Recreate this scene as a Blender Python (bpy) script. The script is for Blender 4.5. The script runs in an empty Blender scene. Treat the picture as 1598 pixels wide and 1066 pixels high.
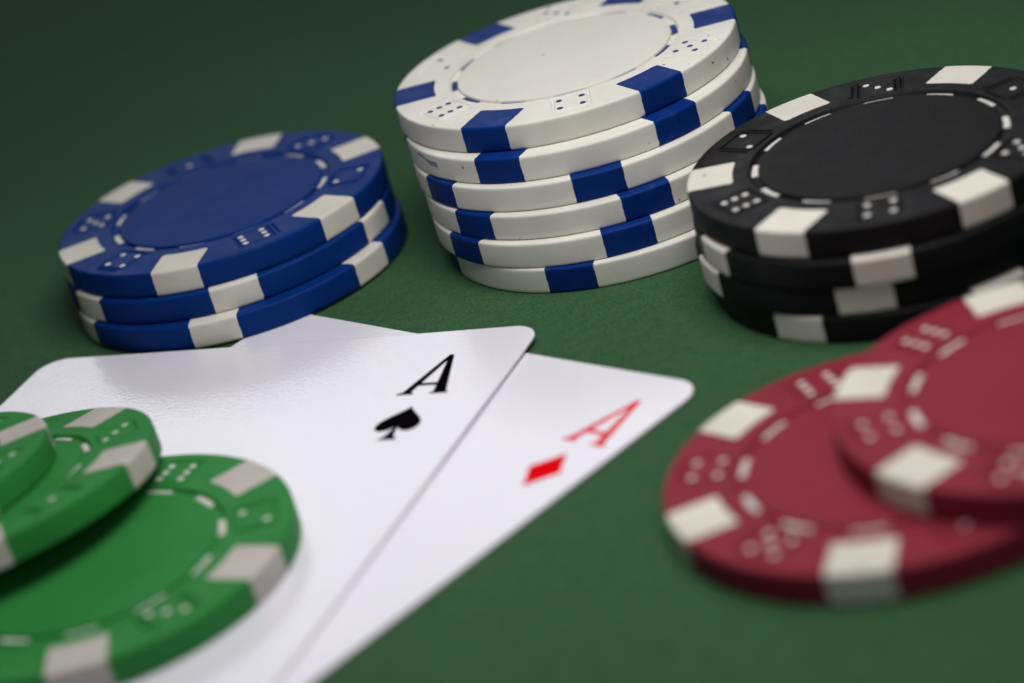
import bpy, math, random
from mathutils import Vector, Matrix
random.seed(7)
MM = 0.001

# ------------------------------------------------------------------ camera
scene = bpy.context.scene
C = scene.collection
PITCH, ROLL, HEIGHT, FPX = 0.4153487, -0.2801011, 111.58, 4114.05
fwd = Vector((0, math.cos(PITCH), -math.sin(PITCH)))
r0 = Vector((1, 0, 0)); u0 = r0.cross(fwd)
right = math.cos(ROLL) * r0 + math.sin(ROLL) * u0
up = -math.sin(ROLL) * r0 + math.cos(ROLL) * u0
cam_data = bpy.data.cameras.new('camera')
cam_data.sensor_width = 36.0
cam_data.lens = FPX / 1598 * 36.0
cam_data.clip_start = 0.01
cam_data.clip_end = 20.0
cam_data.dof.use_dof = True
cam_data.dof.focus_distance = 0.286
cam_data.dof.aperture_fstop = 14.0
cam_data.dof.aperture_blades = 0
cam = bpy.data.objects.new('camera', cam_data)
m = Matrix((right, up, -fwd)).transposed().to_4x4()
m.translation = Vector((0, 0, HEIGHT * MM))
cam.matrix_world = m
C.objects.link(cam)
scene.camera = cam

# ------------------------------------------------------------------ world and lamps
world = bpy.data.worlds.new('World'); scene.world = world
world.use_nodes = True
bg = world.node_tree.nodes['Background']
bg.inputs['Color'].default_value = (0.93, 0.95, 1.0, 1)
bg.inputs['Strength'].default_value = 0.022

def area(name, loc, target, sx, sy, watts, col):
    d = bpy.data.lights.new(name, 'AREA'); d.shape = 'RECTANGLE'
    d.size = sx; d.size_y = sy; d.energy = watts; d.color = col
    o = bpy.data.objects.new(name, d); C.objects.link(o)
    o.location = loc
    o.rotation_euler = (Vector(target) - Vector(loc)).to_track_quat('-Z', 'Y').to_euler()
    return o
# softbox hung close above the cards, a broad dim one standing behind the table, plus a weak fill added behind the camera to lift the chip sides
area('softbox', (0.024, 0.224, 0.145), (0.022, 0.230, 0.0), 0.10, 0.10, 0.228, (1.0, 0.975, 0.95))
area('rear_softbox', (-0.07, 1.12, 0.40), (-0.02, 0.25, 0.0), 0.64, 0.24, 0.70, (0.93, 0.95, 1.0))
area('rear_glare_lamp', (-0.175, 1.16, 0.435), (-0.03, 0.25, 0.0), 0.15, 0.09, 0.045, (0.95, 0.97, 1.0))  # small unseen lamp added to strengthen the glare on the ace of spades
area('front_fill', (0.15, -0.50, 0.36), (0.0, 0.25, 0.0), 0.45, 0.30, 0.75, (1.0, 0.98, 0.95))

vs = scene.view_settings
vs.view_transform = 'Standard'; vs.look = 'None'; vs.exposure = 0.0; vs.gamma = 1.0
vs.use_curve_mapping = False
scene.render.engine = 'CYCLES'

# ------------------------------------------------------------------ materials
def new_mat(name):
    mt = bpy.data.materials.new(name); mt.use_nodes = True
    nt = mt.node_tree
    return mt, nt, nt.nodes['Principled BSDF']
def node(nt, typ, **kw):
    n = nt.nodes.new(typ)
    for k, v in kw.items(): setattr(n, k, v)
    return n
def noise(nt, coord, scale, detail=3, rough=0.55):
    n = node(nt, 'ShaderNodeTexNoise'); n.inputs['Scale'].default_value = scale
    n.inputs['Detail'].default_value = detail; n.inputs['Roughness'].default_value = rough
    nt.links.new(coord, n.inputs['Vector']); return n
def ramp(nt, src, a, ca, b, cb):
    r = node(nt, 'ShaderNodeValToRGB'); e = r.color_ramp.elements
    e[0].position = a; e[0].color = (*ca, 1); e[1].position = b; e[1].color = (*cb, 1)
    nt.links.new(src, r.inputs['Fac']); return r
def mixc(nt, typ, fac, a, b):
    x = node(nt, 'ShaderNodeMix', data_type='RGBA', blend_type=typ)
    if isinstance(fac, (int, float)): x.inputs[0].default_value = fac
    else: nt.links.new(fac, x.inputs[0])
    for i, v in ((6, a), (7, b)):
        if isinstance(v, tuple): x.inputs[i].default_value = (*v, 1)
        else: nt.links.new(v, x.inputs[i])
    return x.outputs[2]

def chip_plastic(name, col, speck=(0.1, 0.09, 0.08), speck_amt=0.0, rough=0.45, grain=0.12, gscale=5200, spec=0.07, wear=None, mottle=1.0):
    """moulded clay-composite plastic: mottled tone, small dirt specks, fine grain, hairline scratches"""
    mt, nt, bs = new_mat(name)
    tc = node(nt, 'ShaderNodeTexCoord'); oi = node(nt, 'ShaderNodeObjectInfo')
    add = node(nt, 'ShaderNodeVectorMath', operation='ADD')
    mul = node(nt, 'ShaderNodeVectorMath', operation='SCALE'); mul.inputs['Scale'].default_value = 3.0
    comb = node(nt, 'ShaderNodeCombineXYZ')
    for k in ('X', 'Y', 'Z'): nt.links.new(oi.outputs['Random'], comb.inputs[k])
    nt.links.new(comb.outputs[0], mul.inputs[0])
    nt.links.new(tc.outputs['Object'], add.inputs[0]); nt.links.new(mul.outputs[0], add.inputs[1])
    co = add.outputs[0]
    n1 = noise(nt, co, 130, 4)
    lo = tuple(c * (1 - 0.09 * mottle) for c in col); hi = tuple(min(1, c * (1 + 0.07 * mottle)) for c in col)
    base = ramp(nt, n1.outputs['Fac'], 0.3, lo, 0.7, hi).outputs['Color']
    if speck_amt > 0:
        n2 = noise(nt, co, 900, 1, 0.4)
        mask = ramp(nt, n2.outputs['Fac'], 0.775 - 0.01 * speck_amt, (0, 0, 0), 0.83, (1, 1, 1))
        base = mixc(nt, 'MIX', mask.outputs['Color'], base, speck)
    if wear:
        n4 = noise(nt, co, 260, 5, 0.7)
        mask = ramp(nt, n4.outputs['Fac'], 0.60, (0, 0, 0), 0.78, (1, 1, 1))
        sc = node(nt, 'ShaderNodeMath', operation='MULTIPLY'); sc.inputs[1].default_value = 0.35
        nt.links.new(mask.outputs['Color'], sc.inputs[0])
        base = mixc(nt, 'MIX', sc.outputs[0], base, wear)
    nt.links.new(base, bs.inputs['Base Color'])
    n3 = noise(nt, co, gscale, 2)
    rr = ramp(nt, noise(nt, co, 420, 4).outputs['Fac'], 0.3, (rough - 0.07 * mottle,) * 3, 0.7, (rough + 0.09 * mottle,) * 3)
    nt.links.new(rr.outputs['Color'], bs.inputs['Roughness'])
    bs.inputs['Specular IOR Level'].default_value = spec
    # hairline scratches: stretched noise
    mp = node(nt, 'ShaderNodeMapping'); mp.inputs['Scale'].default_value = (30, 2600, 900)
    mp.inputs['Rotation'].default_value = (0.2, 0.1, 0.7)
    nt.links.new(co, mp.inputs['Vector'])
    sn = noise(nt, mp.outputs[0], 1.0, 2)
    scr = ramp(nt, sn.outputs['Fac'], 0.66, (0, 0, 0), 0.72, (1, 1, 1))
    b0 = node(nt, 'ShaderNodeBump'); b0.inputs['Strength'].default_value = 0.10; b0.inputs['Distance'].default_value = 0.00006
    b0.invert = True
    nt.links.new(scr.outputs['Color'], b0.inputs['Height'])
    b1 = node(nt, 'ShaderNodeBump'); b1.inputs['Strength'].default_value = grain; b1.inputs['Distance'].default_value = 0.0001
    nt.links.new(n3.outputs['Fac'], b1.inputs['Height']); nt.links.new(b0.outputs['Normal'], b1.inputs['Normal'])
    nt.links.new(b1.outputs['Normal'], bs.inputs['Normal'])
    return mt

BLUE = (0.002, 0.028, 0.170); CREAM = (0.66, 0.635, 0.575); WHITE = (0.70, 0.685, 0.635)
BLACK = (0.0085, 0.0085, 0.0095); RED = (0.228, 0.023, 0.043); GREEN = (0.028, 0.210, 0.047)
M = {}
for k, col in (('blue', BLUE), ('white', WHITE), ('black', BLACK), ('red', RED), ('green', GREEN)):
    sp = 1.0 if k == 'white' else 0.0
    gl = 0.11 if k == 'black' else 0.07
    M[k] = chip_plastic(k + '_plastic', col, speck_amt=sp, spec=gl)
    M[k + '_disc'] = chip_plastic(k + '_grained_plastic', tuple(c * (0.97 if k == 'white' else 1.0) for c in col), speck_amt=sp, rough=0.5, grain=0.6, gscale=2600, spec=gl, mottle=0.4)
M['cream_spot'] = chip_plastic('cream_inset_plastic', CREAM, speck_amt=0.5, grain=0.2)
M['grey_spot'] = chip_plastic('pale_grey_inset_plastic', (0.50, 0.47, 0.44), speck_amt=0.5, grain=0.2)
M['blue_spot'] = chip_plastic('blue_inset_plastic', (0.002, 0.026, 0.165), wear=(0.10, 0.13, 0.30), grain=0.2)
M['cream_ink'] = chip_plastic('cream_ink', (0.66, 0.65, 0.62))
M['blue_ink'] = chip_plastic('blue_ink', (0.010, 0.035, 0.17))

def card_mat():
    mt, nt, bs = new_mat('glossy_card_face')
    tc = node(nt, 'ShaderNodeTexCoord'); co = tc.outputs['Object']
    base = ramp(nt, noise(nt, co, 60, 3).outputs['Fac'], 0.3, (0.80, 0.785, 0.885), 0.7, (0.825, 0.81, 0.905))
    nt.links.new(base.outputs['Color'], bs.inputs['Base Color'])
    bs.inputs['Roughness'].default_value = 0.30
    bs.inputs['Specular IOR Level'].default_value = 0.5
    bs.inputs['Coat Weight'].default_value = 0.6
    bs.inputs['Coat Roughness'].default_value = 0.05
    n1 = noise(nt, co, 2200, 2); n2 = noise(nt, co, 70, 2)
    b1 = node(nt, 'ShaderNodeBump'); b1.inputs['Strength'].default_value = 0.34; b1.inputs['Distance'].default_value = 0.00011
    nt.links.new(n1.outputs['Fac'], b1.inputs['Height'])
    b2 = node(nt, 'ShaderNodeBump'); b2.inputs['Strength'].default_value = 0.06; b2.inputs['Distance'].default_value = 0.001
    nt.links.new(n2.outputs['Fac'], b2.inputs['Height']); nt.links.new(b1.outputs['Normal'], b2.inputs['Normal'])
    nt.links.new(b2.outputs['Normal'], bs.inputs['Normal']); nt.links.new(b2.outputs['Normal'], bs.inputs['Coat Normal'])
    return mt
M['card'] = card_mat()
def plain(name, col, rough=0.5, lo=0.92, spec=0.0):
    mt, nt, bs = new_mat(name)
    tc = node(nt, 'ShaderNodeTexCoord')
    r = ramp(nt, noise(nt, tc.outputs['Object'], 700, 3).outputs['Fac'], 0.3, tuple(c * lo for c in col), 0.7, col)
    nt.links.new(r.outputs['Color'], bs.inputs['Base Color']); bs.inputs['Roughness'].default_value = rough
    bs.inputs['Specular IOR Level'].default_value = spec
    return mt
M['card_edge'] = plain('pinkish_card_edge', (0.84, 0.70, 0.76), 0.7)
M['black_print'] = plain('black_print', (0.003, 0.0025, 0.0035), 0.9)
M['red_print'] = plain('red_print', (0.74, 0.003, 0.008), 0.9)

def felt_mat():
    mt, nt, bs = new_mat('green_felt')
    tc = node(nt, 'ShaderNodeTexCoord'); co = tc.outputs['Object']
    fine = noise(nt, co, 3000, 3, 0.7); mid = noise(nt, co, 700, 4, 0.65); big = noise(nt, co, 18, 3)
    a = ramp(nt, fine.outputs['Fac'], 0.28, (0.011, 0.044, 0.018), 0.72, (0.050, 0.140, 0.060))
    b = ramp(nt, mid.outputs['Fac'], 0.3, (0.80, 0.80, 0.80), 0.7, (1.12, 1.12, 1.12))
    c = ramp(nt, big.outputs['Fac'], 0.3, (0.86, 0.86, 0.86), 0.7, (1.06, 1.06, 1.06))
    x = mixc(nt, 'MULTIPLY', 1.0, a.outputs['Color'], b.outputs['Color'])
    x = mixc(nt, 'MULTIPLY', 1.0, x, c.outputs['Color'])
    nt.links.new(x, bs.inputs['Base Color'])
    bs.inputs['Roughness'].default_value = 0.95
    bs.inputs['Specular IOR Level'].default_value = 0.15
    bs.inputs['Sheen Weight'].default_value = 0.12; bs.inputs['Sheen Roughness'].default_value = 0.5
    bs.inputs['Sheen Tint'].default_value = (0.6, 0.9, 0.65, 1)
    b1 = node(nt, 'ShaderNodeBump'); b1.inputs['Strength'].default_value = 0.6; b1.inputs['Distance'].default_value = 0.0002
    nt.links.new(fine.outputs['Fac'], b1.inputs['Height'])
    b2 = node(nt, 'ShaderNodeBump'); b2.inputs['Strength'].default_value = 0.35; b2.inputs['Distance'].default_value = 0.0005
    nt.links.new(mid.outputs['Fac'], b2.inputs['Height']); nt.links.new(b1.outputs['Normal'], b2.inputs['Normal'])
    nt.links.new(b2.outputs['Normal'], bs.inputs['Normal'])
    return mt
M['felt'] = felt_mat()

# ------------------------------------------------------------------ helpers
def mesh(name, verts, faces, smooth=True):
    me = bpy.data.meshes.new(name)
    me.from_pydata([(x * MM, y * MM, z * MM) for x, y, z in verts], [], faces)
    if smooth: me.polygons.foreach_set('use_smooth', [True] * len(me.polygons))
    me.update(); return me
def link(name, me, mat=None, parent=None):
    o = bpy.data.objects.new(name, me); C.objects.link(o)
    if mat is not None:
        if len(me.materials) == 0: me.materials.append(None)
        o.material_slots[0].link = 'OBJECT'; o.material_slots[0].material = mat
    if parent is not None: o.parent = parent
    return o

# ------------------------------------------------------------------ table
N = 60
tv = [(-700 + 1400 * i / N, -500 + 1400 * j / N, 0) for j in range(N + 1) for i in range(N + 1)]
tf = [(j * (N + 1) + i, j * (N + 1) + i + 1, (j + 1) * (N + 1) + i + 1, (j + 1) * (N + 1) + i) for j in range(N) for i in range(N)]
table = link('table', mesh('table', tv, tf), M['felt'])
table['kind'] = 'structure'; table['label'] = 'table top covered in dark green felt'

# ------------------------------------------------------------------ poker chips
T = 2.955; R = 20.0
DICE = {1: [(0, 0)], 2: [(-1, 1), (1, -1)], -2: [(-1, -1), (1, 1)], -3: [(-1, 1), (0, 0), (1, -1)], 3: [(-1, -1), (0, 0), (1, 1)], 4: [(-1, -1), (1, -1), (-1, 1), (1, 1)],
        5: [(-1, -1), (1, -1), (-1, 1), (1, 1), (0, 0)], 6: [(-1, -1), (-1, 0), (-1, 1), (1, -1), (1, 0), (1, 1)]}
BARS = {-2: ('+', '-'), -3: ('+', '-'), 1: ('+', '-'), 2: ('+', '-'), 3: ('+', '-'), 4: ('o',), 5: ('o', '-'), 6: ('+',)}
SEQ = {'ccw': [6, 4, 5, 1, 3, 2], 'cw': [6, -2, -3, 1, 5, 4]}
def sstep(x):
    x = max(0.0, min(1.0, x)); return x * x * (3 - 2 * x)
def groove(dist, half, depth):
    return depth * sstep((half + 0.10 - dist) / 0.16)
def die_depth(num, s, q):
    """engraved outline of a die face (s tangential, q radial) with the double bars of its sides"""
    h = 2.0
    ax, ay = abs(s), abs(q)
    d = groove(abs(max(ax, ay) - h), 0.11, 0.24)
    for b in BARS[num]:
        if b == '+': dd = abs(s - h - 0.62) if ay < 1.8 else 9
        elif b == '-': dd = abs(s + h + 0.62) if ay < 1.8 else 9
        else: dd = abs(q - h - 0.50) if ax < 1.7 else 9
        d = max(d, groove(dd, 0.14, 0.26))
    for px, py in DICE[num]:
        rr = math.hypot(s - px * 1.27, q - py * 1.2)
        d = max(d, 0.05 * sstep((0.45 - rr) / 0.12))
    return d
def body_mesh(key, detailed=True):
    if detailed:
        angs = []
        for k in range(6):
            c = 30 + 60 * k
            a = c - 30
            while a < c - 11: angs.append(a); a += 1.9
            a = c - 11
            while a < c + 11: angs.append(a); a += 0.25
            a = c + 11
            while a < c + 29.9: angs.append(a); a += 1.9
        rads = [14.0 + 0.085 * i for i in range(60)]
    else:
        angs = [i * 2.0 for i in range(180)]; rads = []
    prof = [(0.02, T - 0.42), (12.9, T - 0.42), (13.28, T - 0.41), (13.36, T - 0.34), (13.42, T - 0.05), (13.50, T - 0.008), (13.62, T)]
    prof += [(r, T) for r in rads] + [(19.35, T), (19.60, T - 0.002), (19.70, T - 0.01)]
    for i in range(1, 6):
        a = i / 6 * math.pi / 2; prof.append((19.70 + 0.285 * math.sin(a), T - 0.01 - 0.285 * (1 - math.cos(a))))
    prof += [(19.988, T - 0.34), (20.0, T - 0.55), (20.0, 0.55), (19.988, 0.34)]
    for i in range(5, 0, -1):
        a = i / 6 * math.pi / 2; prof.append((19.70 + 0.285 * math.sin(a), 0.01 + 0.285 * (1 - math.cos(a))))
    prof += [(19.70, 0.01), (19.35, 0.0), (13.6, 0.0), (13.4, 0.2), (0.02, 0.2)]
    n = len(angs); V = []; F = []
    for r, z in prof:
        for a in angs:
            zz = z
            if detailed and 13.9 < r < 19.2 and z > T - 0.001:
                k = int(a // 60); c = 30 + 60 * k; da = math.radians(a - c)
                zz -= die_depth(SEQ[key][k], r * math.sin(da), r * math.cos(da) - 16.2)
            t = math.radians(a); V.append((r * math.cos(t), r * math.sin(t), zz))
    for i in range(len(prof) - 1):
        for j in range(n):
            F.append((i * n + j, (i + 1) * n + j, (i + 1) * n + (j + 1) % n, i * n + (j + 1) % n))
    return mesh('chip_body', V, F)
BODY = {'ccw': body_mesh('ccw'), 'cw': body_mesh('cw')}
BODY_PLAIN = body_mesh('ccw', False)

def spot_mesh(seed):
    """edge inset: parallel-sided band over the top, round the rim and back underneath, with slightly wandering borders"""
    rnd = random.Random(seed)
    e = 0.014
    prof = [(15.2 + (19.5 - 15.2) * i / 8, T + e) for i in range(9)]
    for i in range(1, 8):
        a = i / 8 * math.pi / 2; prof.append((19.70 + (0.29 + e) * math.sin(a), T + e * 0.6 - 0.295 * (1 - math.cos(a))))
    prof += [(20.0 + e, T - 0.34)] + [(20.0 + e, T - 0.6 - (T - 1.2) * i / 6) for i in range(7)] + [(20.0 + e, 0.34)]
    for i in range(7, 0, -1):
        a = i / 8 * math.pi / 2; prof.append((19.70 + (0.29 + e) * math.sin(a), -e * 0.2 + 0.295 * (1 - math.cos(a))))
    prof += [(19.4, -e * 0.2), (15.2, -e * 0.2)]
    ns = 13; V = []; F = []
    wl = [0, 0]
    ph = [rnd.uniform(0, 6) for _ in range(4)]
    for i, (r, z) in enumerate(prof):
        jl = 0.018 * math.sin(i * 0.9 + ph[0]) + 0.014 * math.sin(i * 2.3 + ph[1]) + rnd.uniform(-.02, .02)
        jr = 0.018 * math.sin(i * 0.8 + ph[2]) + 0.014 * math.sin(i * 2.1 + ph[3]) + rnd.uniform(-.02, .02)
        for j in range(ns):
            f = j / (ns - 1); s = (-2.82 + jl) * (1 - f) + (2.82 + jr) * f
            rr = r
            if i == 0:   # softly rounded inner corners
                rr += 0.22 * max(0, abs(s) - 2.3) ** 2 / 0.27
            V.append((math.sqrt(rr * rr - s * s), s, z))
    for i in range(len(prof) - 1):
        for j in range(ns - 1):
            F.append((i * ns + j, (i + 1) * ns + j, (i + 1) * ns + j + 1, i * ns + j + 1))
    return mesh('edge_spot', V, F)
SPOTS = [spot_mesh(i) for i in range(4)]

def disc_mesh():
    prof = [(0.02, T - 0.05)] + [(12.2 * i / 8, T - 0.05) for i in range(1, 9)] + [(12.35, T - 0.056), (12.45, T - 0.09), (12.50, T - 0.16), (12.52, T - 0.43)]
    n = 180; V = []; F = []
    for r, z in prof:
        for j in range(n):
            a = 2 * math.pi * j / n; V.append((r * math.cos(a), r * math.sin(a), z))
    for i in range(len(prof) - 1):
        for j in range(n): F.append((i * n + j, (i + 1) * n + j, (i + 1) * n + (j + 1) % n, i * n + (j + 1) % n))
    return mesh('center_disc', V, F)
DISC = disc_mesh()

def dash_mesh():
    V = []; F = []; n = 14
    for ring in ((12.56, -0.422, 0.3), (12.60, -0.31, 0.1), (13.20, -0.31, 0.1), (13.26, -0.422, 0.3)):
        r, dz, pad = ring
        for j in range(n):
            a = math.radians(-6.9 + 13.8 * j / (n - 1)); V.append((r * math.cos(a), r * math.sin(a), T + dz))
    for i in range(3):
        for j in range(n - 1): F.append((i * n + j, (i + 1) * n + j, (i + 1) * n + j + 1, i * n + j + 1))
    return mesh('ring_dash', V, F)
DASH = dash_mesh()

def pips_mesh(num):
    V = []; F = []
    rnd = random.Random(num)
    for px, py in DICE[num]:
        cx, cy = 16.2 + py * 1.2, px * 1.27
        b = len(V); n = 12; rr = 0.34
        V.append((cx, cy, T + 0.012))
        for k in range(n):
            a = 2 * math.pi * k / n; q = rr * (1 + rnd.uniform(-.08, .08)); V.append((cx + q * math.cos(a), cy + q * math.sin(a), T + 0.004))
        for k in range(n):
            a = 2 * math.pi * k / n; V.append((cx + 0.375 * math.cos(a), cy + 0.375 * math.sin(a), T - 0.07))
        for k in range(n):
            k2 = (k + 1) % n
            F.append((b, b + 1 + k, b + 1 + k2)); F.append((b + 1 + k, b + 1 + n + k, b + 1 + n + k2, b + 1 + k2))
    return mesh('die_pips', V, F, False)
PIPS = {k: pips_mesh(k) for k in DICE}

def rotz(deg): return Matrix.Rotation(math.radians(deg), 4, 'Z')
def chip(colour, label, group, centre, rot, top=False, normal=(0, 0, 1), order='ccw'):
    """centre: middle of the chip's underside in mm"""
    root = bpy.data.objects.new('poker_chip', None); C.objects.link(root)
    root.empty_display_size = 0.01
    nrm = Vector(normal).normalized(); e1 = (Vector((1, 0, 0)) - nrm * nrm.x).normalized(); e2 = nrm.cross(e1)
    mw = Matrix((e1, e2, nrm)).transposed().to_4x4() @ rotz(rot)
    mw.translation = Vector(centre) * MM
    root.matrix_world = mw
    root['label'] = label; root['category'] = 'poker chip'; root['group'] = group
    spot = {'white': 'blue_spot', 'green': 'grey_spot'}.get(colour, 'cream_spot')
    ink = 'blue_ink' if colour == 'white' else 'cream_ink'
    link('body', BODY[order] if top else BODY_PLAIN, M[colour], root)
    for k in range(6):
        o = link('edge_spot', SPOTS[(k + int(abs(rot))) % 4], M[spot], root)
        o.matrix_local = rotz(60 * k)
    if top:
        link('center_disc', DISC, M[colour + '_disc'], root)
        for k in range(12):
            o = link('ring_dash', DASH, M[ink], root); o.matrix_local = rotz(30 * k)
        for k in range(6):
            o = link('die_pips', PIPS[SEQ[order][k]], M[ink], root); o.matrix_local = rotz(30 + 60 * k)
    return root

ORD = ['bottom', 'second', 'third', 'fourth', 'fifth', 'top']
# white stack: six chips
white = [((16.14, 279.36), 5.8), ((15.21, 280.25), 29.7), ((15.14, 281.4), -21.5), ((14.85, 282.7), 26.4), ((14.80, 283.9), 56.2), ((14.60, 286.2), -184.7)]
wl = ['white poker chip with blue stripes resting on the felt, bottom of the tall white stack',
      'white poker chip with blue stripes, second from the bottom of the tall white stack',
      'white poker chip with blue stripes, third from the bottom of the tall white stack',
      'white poker chip with blue stripes, third from the top of the tall white stack',
      'white poker chip with smudged side, just below the top of the tall white stack',
      'white poker chip showing its face with blue dice pips, top of the tall white stack']
wchips = []
for k, ((x, y), r) in enumerate(white):
    wchips.append(chip('white', wl[k], 'white chips in the tall stack', (x, y, k * (T + 0.016) + 0.004), r, k == 5))
SM = (0.34, 0.36, 0.41)
sv = []; sf = []
for i in range(15):
    f = i / 14; a = math.radians(-162.5 + 12.5 * f)
    zc = 2.25 - 0.55 * f + 0.10 * math.sin(7 * f); h = 0.16 + 0.62 * f ** 1.3 * (1 if f < 0.93 else 0.7) + 0.04 * math.sin(13 * f)
    for k in (-1, 1): sv.append(((R + 0.006) * math.cos(a), (R + 0.006) * math.sin(a), zc + k * h / 2 + 0.03 * math.sin(9 * f + k)))
sf = [(2 * i, 2 * i + 2, 2 * i + 3, 2 * i + 1) for i in range(14)]
sm = link('smudge', mesh('smudge', sv, sf), plain('smudged_ink', SM, 0.6, 0.6), wchips[4])
sm.matrix_local = rotz(-white[4][1])
# blue stack: three chips, leaning a hair because the red ace's corner lies under it
bn = Vector((-0.0024, 0.0077, 1)).normalized()
blue = [((-28.2, 293.57), 20.2), ((-28.65, 295.4), 31.3), ((-28.58, 296.3), -106.4)]
bl = ['blue poker chip with white stripes, bottom of the blue stack of three',
      'blue poker chip with white stripes, middle of the blue stack of three',
      'blue poker chip showing its face with white dice pips, top of the blue stack']
for k, ((x, y), r) in enumerate(blue):
    chip('blue', bl[k], 'blue chips in the stack of three', (x, y, 0.17 + k * (T + 0.016)), r, k == 2, bn, 'cw')
# black stack: four chips
black = [((41.65, 247.11), 44.1), ((40.7, 247.9), 9.5), ((41.05, 247.3), 14.8), ((41.3, 248.3), -193.5)]
kl = ['black poker chip with white stripes resting on the felt, bottom of the black stack',
      'black poker chip with white stripes, second from the bottom of the black stack',
      'black poker chip with white stripes, directly under the top chip of the black stack',
      'black poker chip showing its face with white dice pips, top of the black stack']
for k, ((x, y), r) in enumerate(black):
    chip('black', kl[k], 'black chips in the stack of four', (x, y, k * (T + 0.016) + 0.004), r, k == 3)
# red pair
chip('red', 'dark red poker chip with white stripes lying flat on the green felt', 'red chips', (28.64, 201.73, 0.004), 69, True)
chip('red', 'dark red poker chip lying on top of another red chip', 'red chips', (44.48, 200.9, T + 0.02), 91, True)
# green chips on the ace of spades
ZS = 0.64
gc = Vector((-56.565, 239.206, 6.58)); gn = Vector((-0.0635584, 0.1371022, 0.9885157))
chip('green', 'green poker chip with grey stripes lying flat on the ace of spades', 'green chips', (-43.9, 223.0, ZS), 28.5, True)
chip('green', 'green poker chip tilted against the flat green chip on the ace of spades', 'green chips', gc - gn * T, 101, True, gn)
ge1 = (Vector((1, 0, 0)) - gn * gn.x).normalized(); ge2 = gn.cross(ge1)
chip('green', 'green poker chip lying on top of the tilted green chip', 'green chips', gc + gn * 0.02 - 10.2 * ge1 + 1.0 * ge2, 73, True, gn)

# ------------------------------------------------------------------ playing cards
CW, CH, CR, CT = 63.3, 88.5, 3.2, 0.29
def card(label, corner, ang, z0, warp):
    """origin of card coordinates: its un-rounded corner next to the index; x along the short edge, y along the long edge"""
    ys = []
    for k in range(9): ys.append(-CR + CR * math.sin(math.radians(90 - 90 * k / 8)))
    ny0 = 30
    for k in range(1, ny0): ys.append(-CR - (CH - 2 * CR) * k / ny0)
    for k in range(9): ys.append(-CH + CR - CR * math.sin(math.radians(90 * k / 8)))
    def half(y):
        d = max(0.0, y + CR, -CH + CR - y)
        return CW / 2 - CR + math.sqrt(max(0.0, CR * CR - d * d))
    b = 0.035
    fr = [0.0, 0.004] + [k / 22 for k in range(1, 22)] + [0.996, 1.0]; nx = len(fr) - 1
    V = []; F = []
    for side, zz in ((0, CT), (1, CT - b), (2, b), (3, 0.0)):
        for y in ys:
            h = half(y); k = (1 - 2 * b / CW) if side in (0, 3) else 1.0
            yy = -CH / 2 + (y + CH / 2) * ((1 - 2 * b / CH) if side in (0, 3) else 1.0)
            cols = range(nx + 1) if side in (0, 3) else (0, nx)
            for c in cols:
                x = -CW / 2 + k * h * (-1 + 2 * fr[c]); V.append((x, yy, zz + warp(x, yy)))
    ny = len(ys); T0 = 0; E1 = ny * (nx + 1); E2 = E1 + 2 * ny; B0 = E2 + 2 * ny
    for j in range(ny - 1):
        for c in range(nx):
            q = T0 + j * (nx + 1) + c; F.append((q, q + nx + 1, q + nx + 2, q + 1))
            q = B0 + j * (nx + 1) + c; F.append((q, q + 1, q + nx + 2, q + nx + 1))
        for sd, cc in ((0, 0), (1, nx)):
            loop = [T0 + j * (nx + 1) + cc, E1 + 2 * j + sd, E2 + 2 * j + sd, B0 + j * (nx + 1) + cc]
            nxt = [T0 + (j + 1) * (nx + 1) + cc, E1 + 2 * (j + 1) + sd, E2 + 2 * (j + 1) + sd, B0 + (j + 1) * (nx + 1) + cc]
            for i in range(3):
                f = (loop[i], loop[i + 1], nxt[i + 1], nxt[i]); F.append(f if sd == 0 else f[::-1])
    for j in (0, ny - 1):      # short edges: straight run closed with one strip each
        for c in range(nx):
            q = T0 + j * (nx + 1) + c; r = B0 + j * (nx + 1) + c
            f = (q, q + 1, r + 1, r); F.append(f if j == 0 else f[::-1])
    me = mesh('playing_card', V, F, False)
    for p in me.polygons: p.use_smooth = abs(p.normal.z) > 0.97
    me.materials.append(M['card']); me.materials.append(M['card_edge'])
    for p in me.polygons:
        p.material_index = 1 if abs(p.normal.z) < 0.3 else 0
    o = bpy.data.objects.new('playing_card', me); C.objects.link(o)
    o.matrix_world = Matrix.Translation(Vector((corner[0], corner[1], z0)) * MM) @ Matrix.Rotation(ang, 4, 'Z')
    o['label'] = label; o['category'] = 'playing card'; o['group'] = 'aces on the felt'
    return o
def print_shape(name, polys, mat, parent, warp):
    """thin ink film: polygons in card coordinates, each with a shallow edge"""
    V = []; F = []
    for poly in polys:
        b = len(V); n = len(poly)
        V += [(x, y, CT + 0.018 + warp(x, y)) for x, y in poly] + [(x, y, CT - 0.01 + warp(x, y)) for x, y in poly]
        F.append(tuple(range(b, b + n)))
        for j in range(n): F.append((b + j, b + n + j, b + n + (j + 1) % n, b + (j + 1) % n))
    me = mesh(name, V, F, False)
    import bmesh
    bm = bmesh.new(); bm.from_mesh(me); bmesh.ops.recalc_face_normals(bm, faces=bm.faces); bm.to_mesh(me); bm.free()
    return link(name, me, mat, parent)
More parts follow.
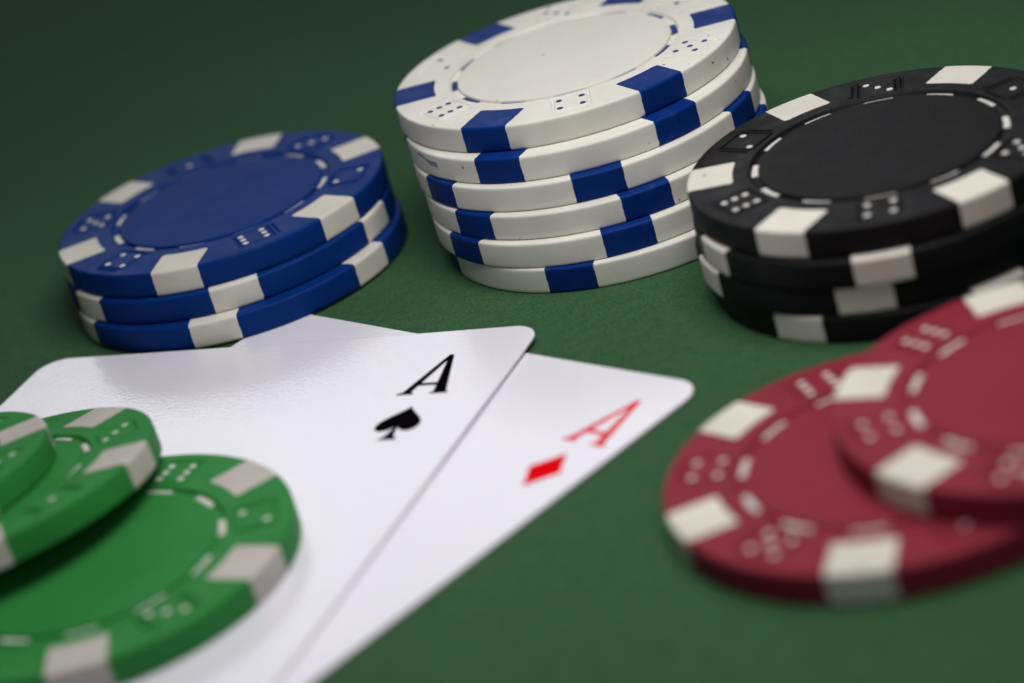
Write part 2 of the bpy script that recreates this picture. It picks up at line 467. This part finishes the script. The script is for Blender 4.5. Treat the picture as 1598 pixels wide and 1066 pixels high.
def letter_a(x, ytop, w, h, thick=1.5, thin=0.95):
    """a serif capital A centred on x: thin left stem, thick right stem, crossbar and slab serifs"""
    yb = ytop - h; sl = w * 0.36
    L = [(x - sl - thin / 2, yb + .25), (x - sl + thin / 2 + .06, yb + .25), (x + 0.05, ytop - 1.0), (x + 0.02, ytop), (x - 0.25, ytop)]
    Rr = [(x - 0.24, ytop + 0.001), (x + 0.26, ytop + 0.001), (x + sl + thick / 2, yb + .25), (x + sl - thick / 2, yb + .25)]
    yc = yb + h * 0.25
    tcx = sl * (1 - 0.25)
    bar = [(x - tcx, yc - 0.28), (x + tcx, yc - 0.28), (x + tcx - 0.08, yc + 0.28), (x - tcx + 0.08, yc + 0.28)]
    def serif(cx, hw):
        return [(cx - hw, yb), (cx + hw, yb), (cx + hw, yb + .30), (cx + hw * .45, yb + .48), (cx - hw * .45, yb + .48), (cx - hw, yb + .30)]
    return [L, Rr, bar, serif(x - sl, w * 0.175), serif(x + sl - 0.05, w * 0.185)]
def spade(x, ytop, w, h):
    pts = []
    hw = w / 2; body = h * 0.73
    def bez(p0, p1, p2, p3, n=10):
        for i in range(n):
            t = i / n; u = 1 - t
            pts.append((u**3*p0[0] + 3*u*u*t*p1[0] + 3*u*t*t*p2[0] + t**3*p3[0], u**3*p0[1] + 3*u*u*t*p1[1] + 3*u*t*t*p2[1] + t**3*p3[1]))
    X = lambda f: x + f * hw
    Y = lambda f: ytop - f * h
    bez((X(0), Y(0)), (X(.12), Y(.16)), (X(1.0), Y(.36)), (X(1.0), Y(.56)))
    bez((X(1.0), Y(.56)), (X(1.0), Y(.80)), (X(.28), Y(.80)), (X(.09), Y(.62)), 10)
    bez((X(.09), Y(.62)), (X(.12), Y(.82)), (X(.22), Y(.94)), (X(.48), Y(1.0)), 7)
    pts.append((X(.48), Y(1.0)))
    left = [(2 * x - px, py) for px, py in reversed(pts[1:])]
    return [pts + left]

def warp_s(x, y):   # the ace of spades curls up a little towards its free corner
    return 0.30 * max(0, (x + 50) / 50) ** 2 * max(0, (y + 60) / 60) ** 1.5
def warp_d(x, y):
    return 0.12 * max(0, (x + 30) / 30) ** 2 * max(0, (y + 45) / 45) ** 2
D_ANG, S_ANG = -0.878871, -0.497093
d_card = card('ace of diamonds with red index, partly under the other ace', (16.937, 229.454), D_ANG, 0.005, warp_d)
s_card = card('glossy ace of spades with black index, lying over the other ace', (3.656, 253.112), S_ANG, 0.34, warp_s)
print_shape('rank_letter', letter_a(-8.4, -5.54, 5.5, 8.4), M['black_print'], s_card, warp_s)
print_shape('suit_symbol', spade(-8.32, -16.4, 5.0, 6.8), M['black_print'], s_card, warp_s)
print_shape('rank_letter', letter_a(-4.75, -4.7, 5.2, 8.5, 1.0, 0.85), M['red_print'], d_card, warp_d)
dm = []
cx, cy, a, b = -4.92, -18.4, 2.05, 3.15
for (x0, y0), (x1, y1) in (((0, b), (a, 0)), ((a, 0), (0, -b)), ((0, -b), (-a, 0)), ((-a, 0), (0, b))):
    for i in range(6):
        t = i / 6; k = 1 - 0.015 * math.sin(math.pi * t)
        dm.append((cx + k * (x0 + (x1 - x0) * t), cy + k * (y0 + (y1 - y0) * t)))
print_shape('suit_symbol', [dm], M['red_print'], d_card, warp_d)
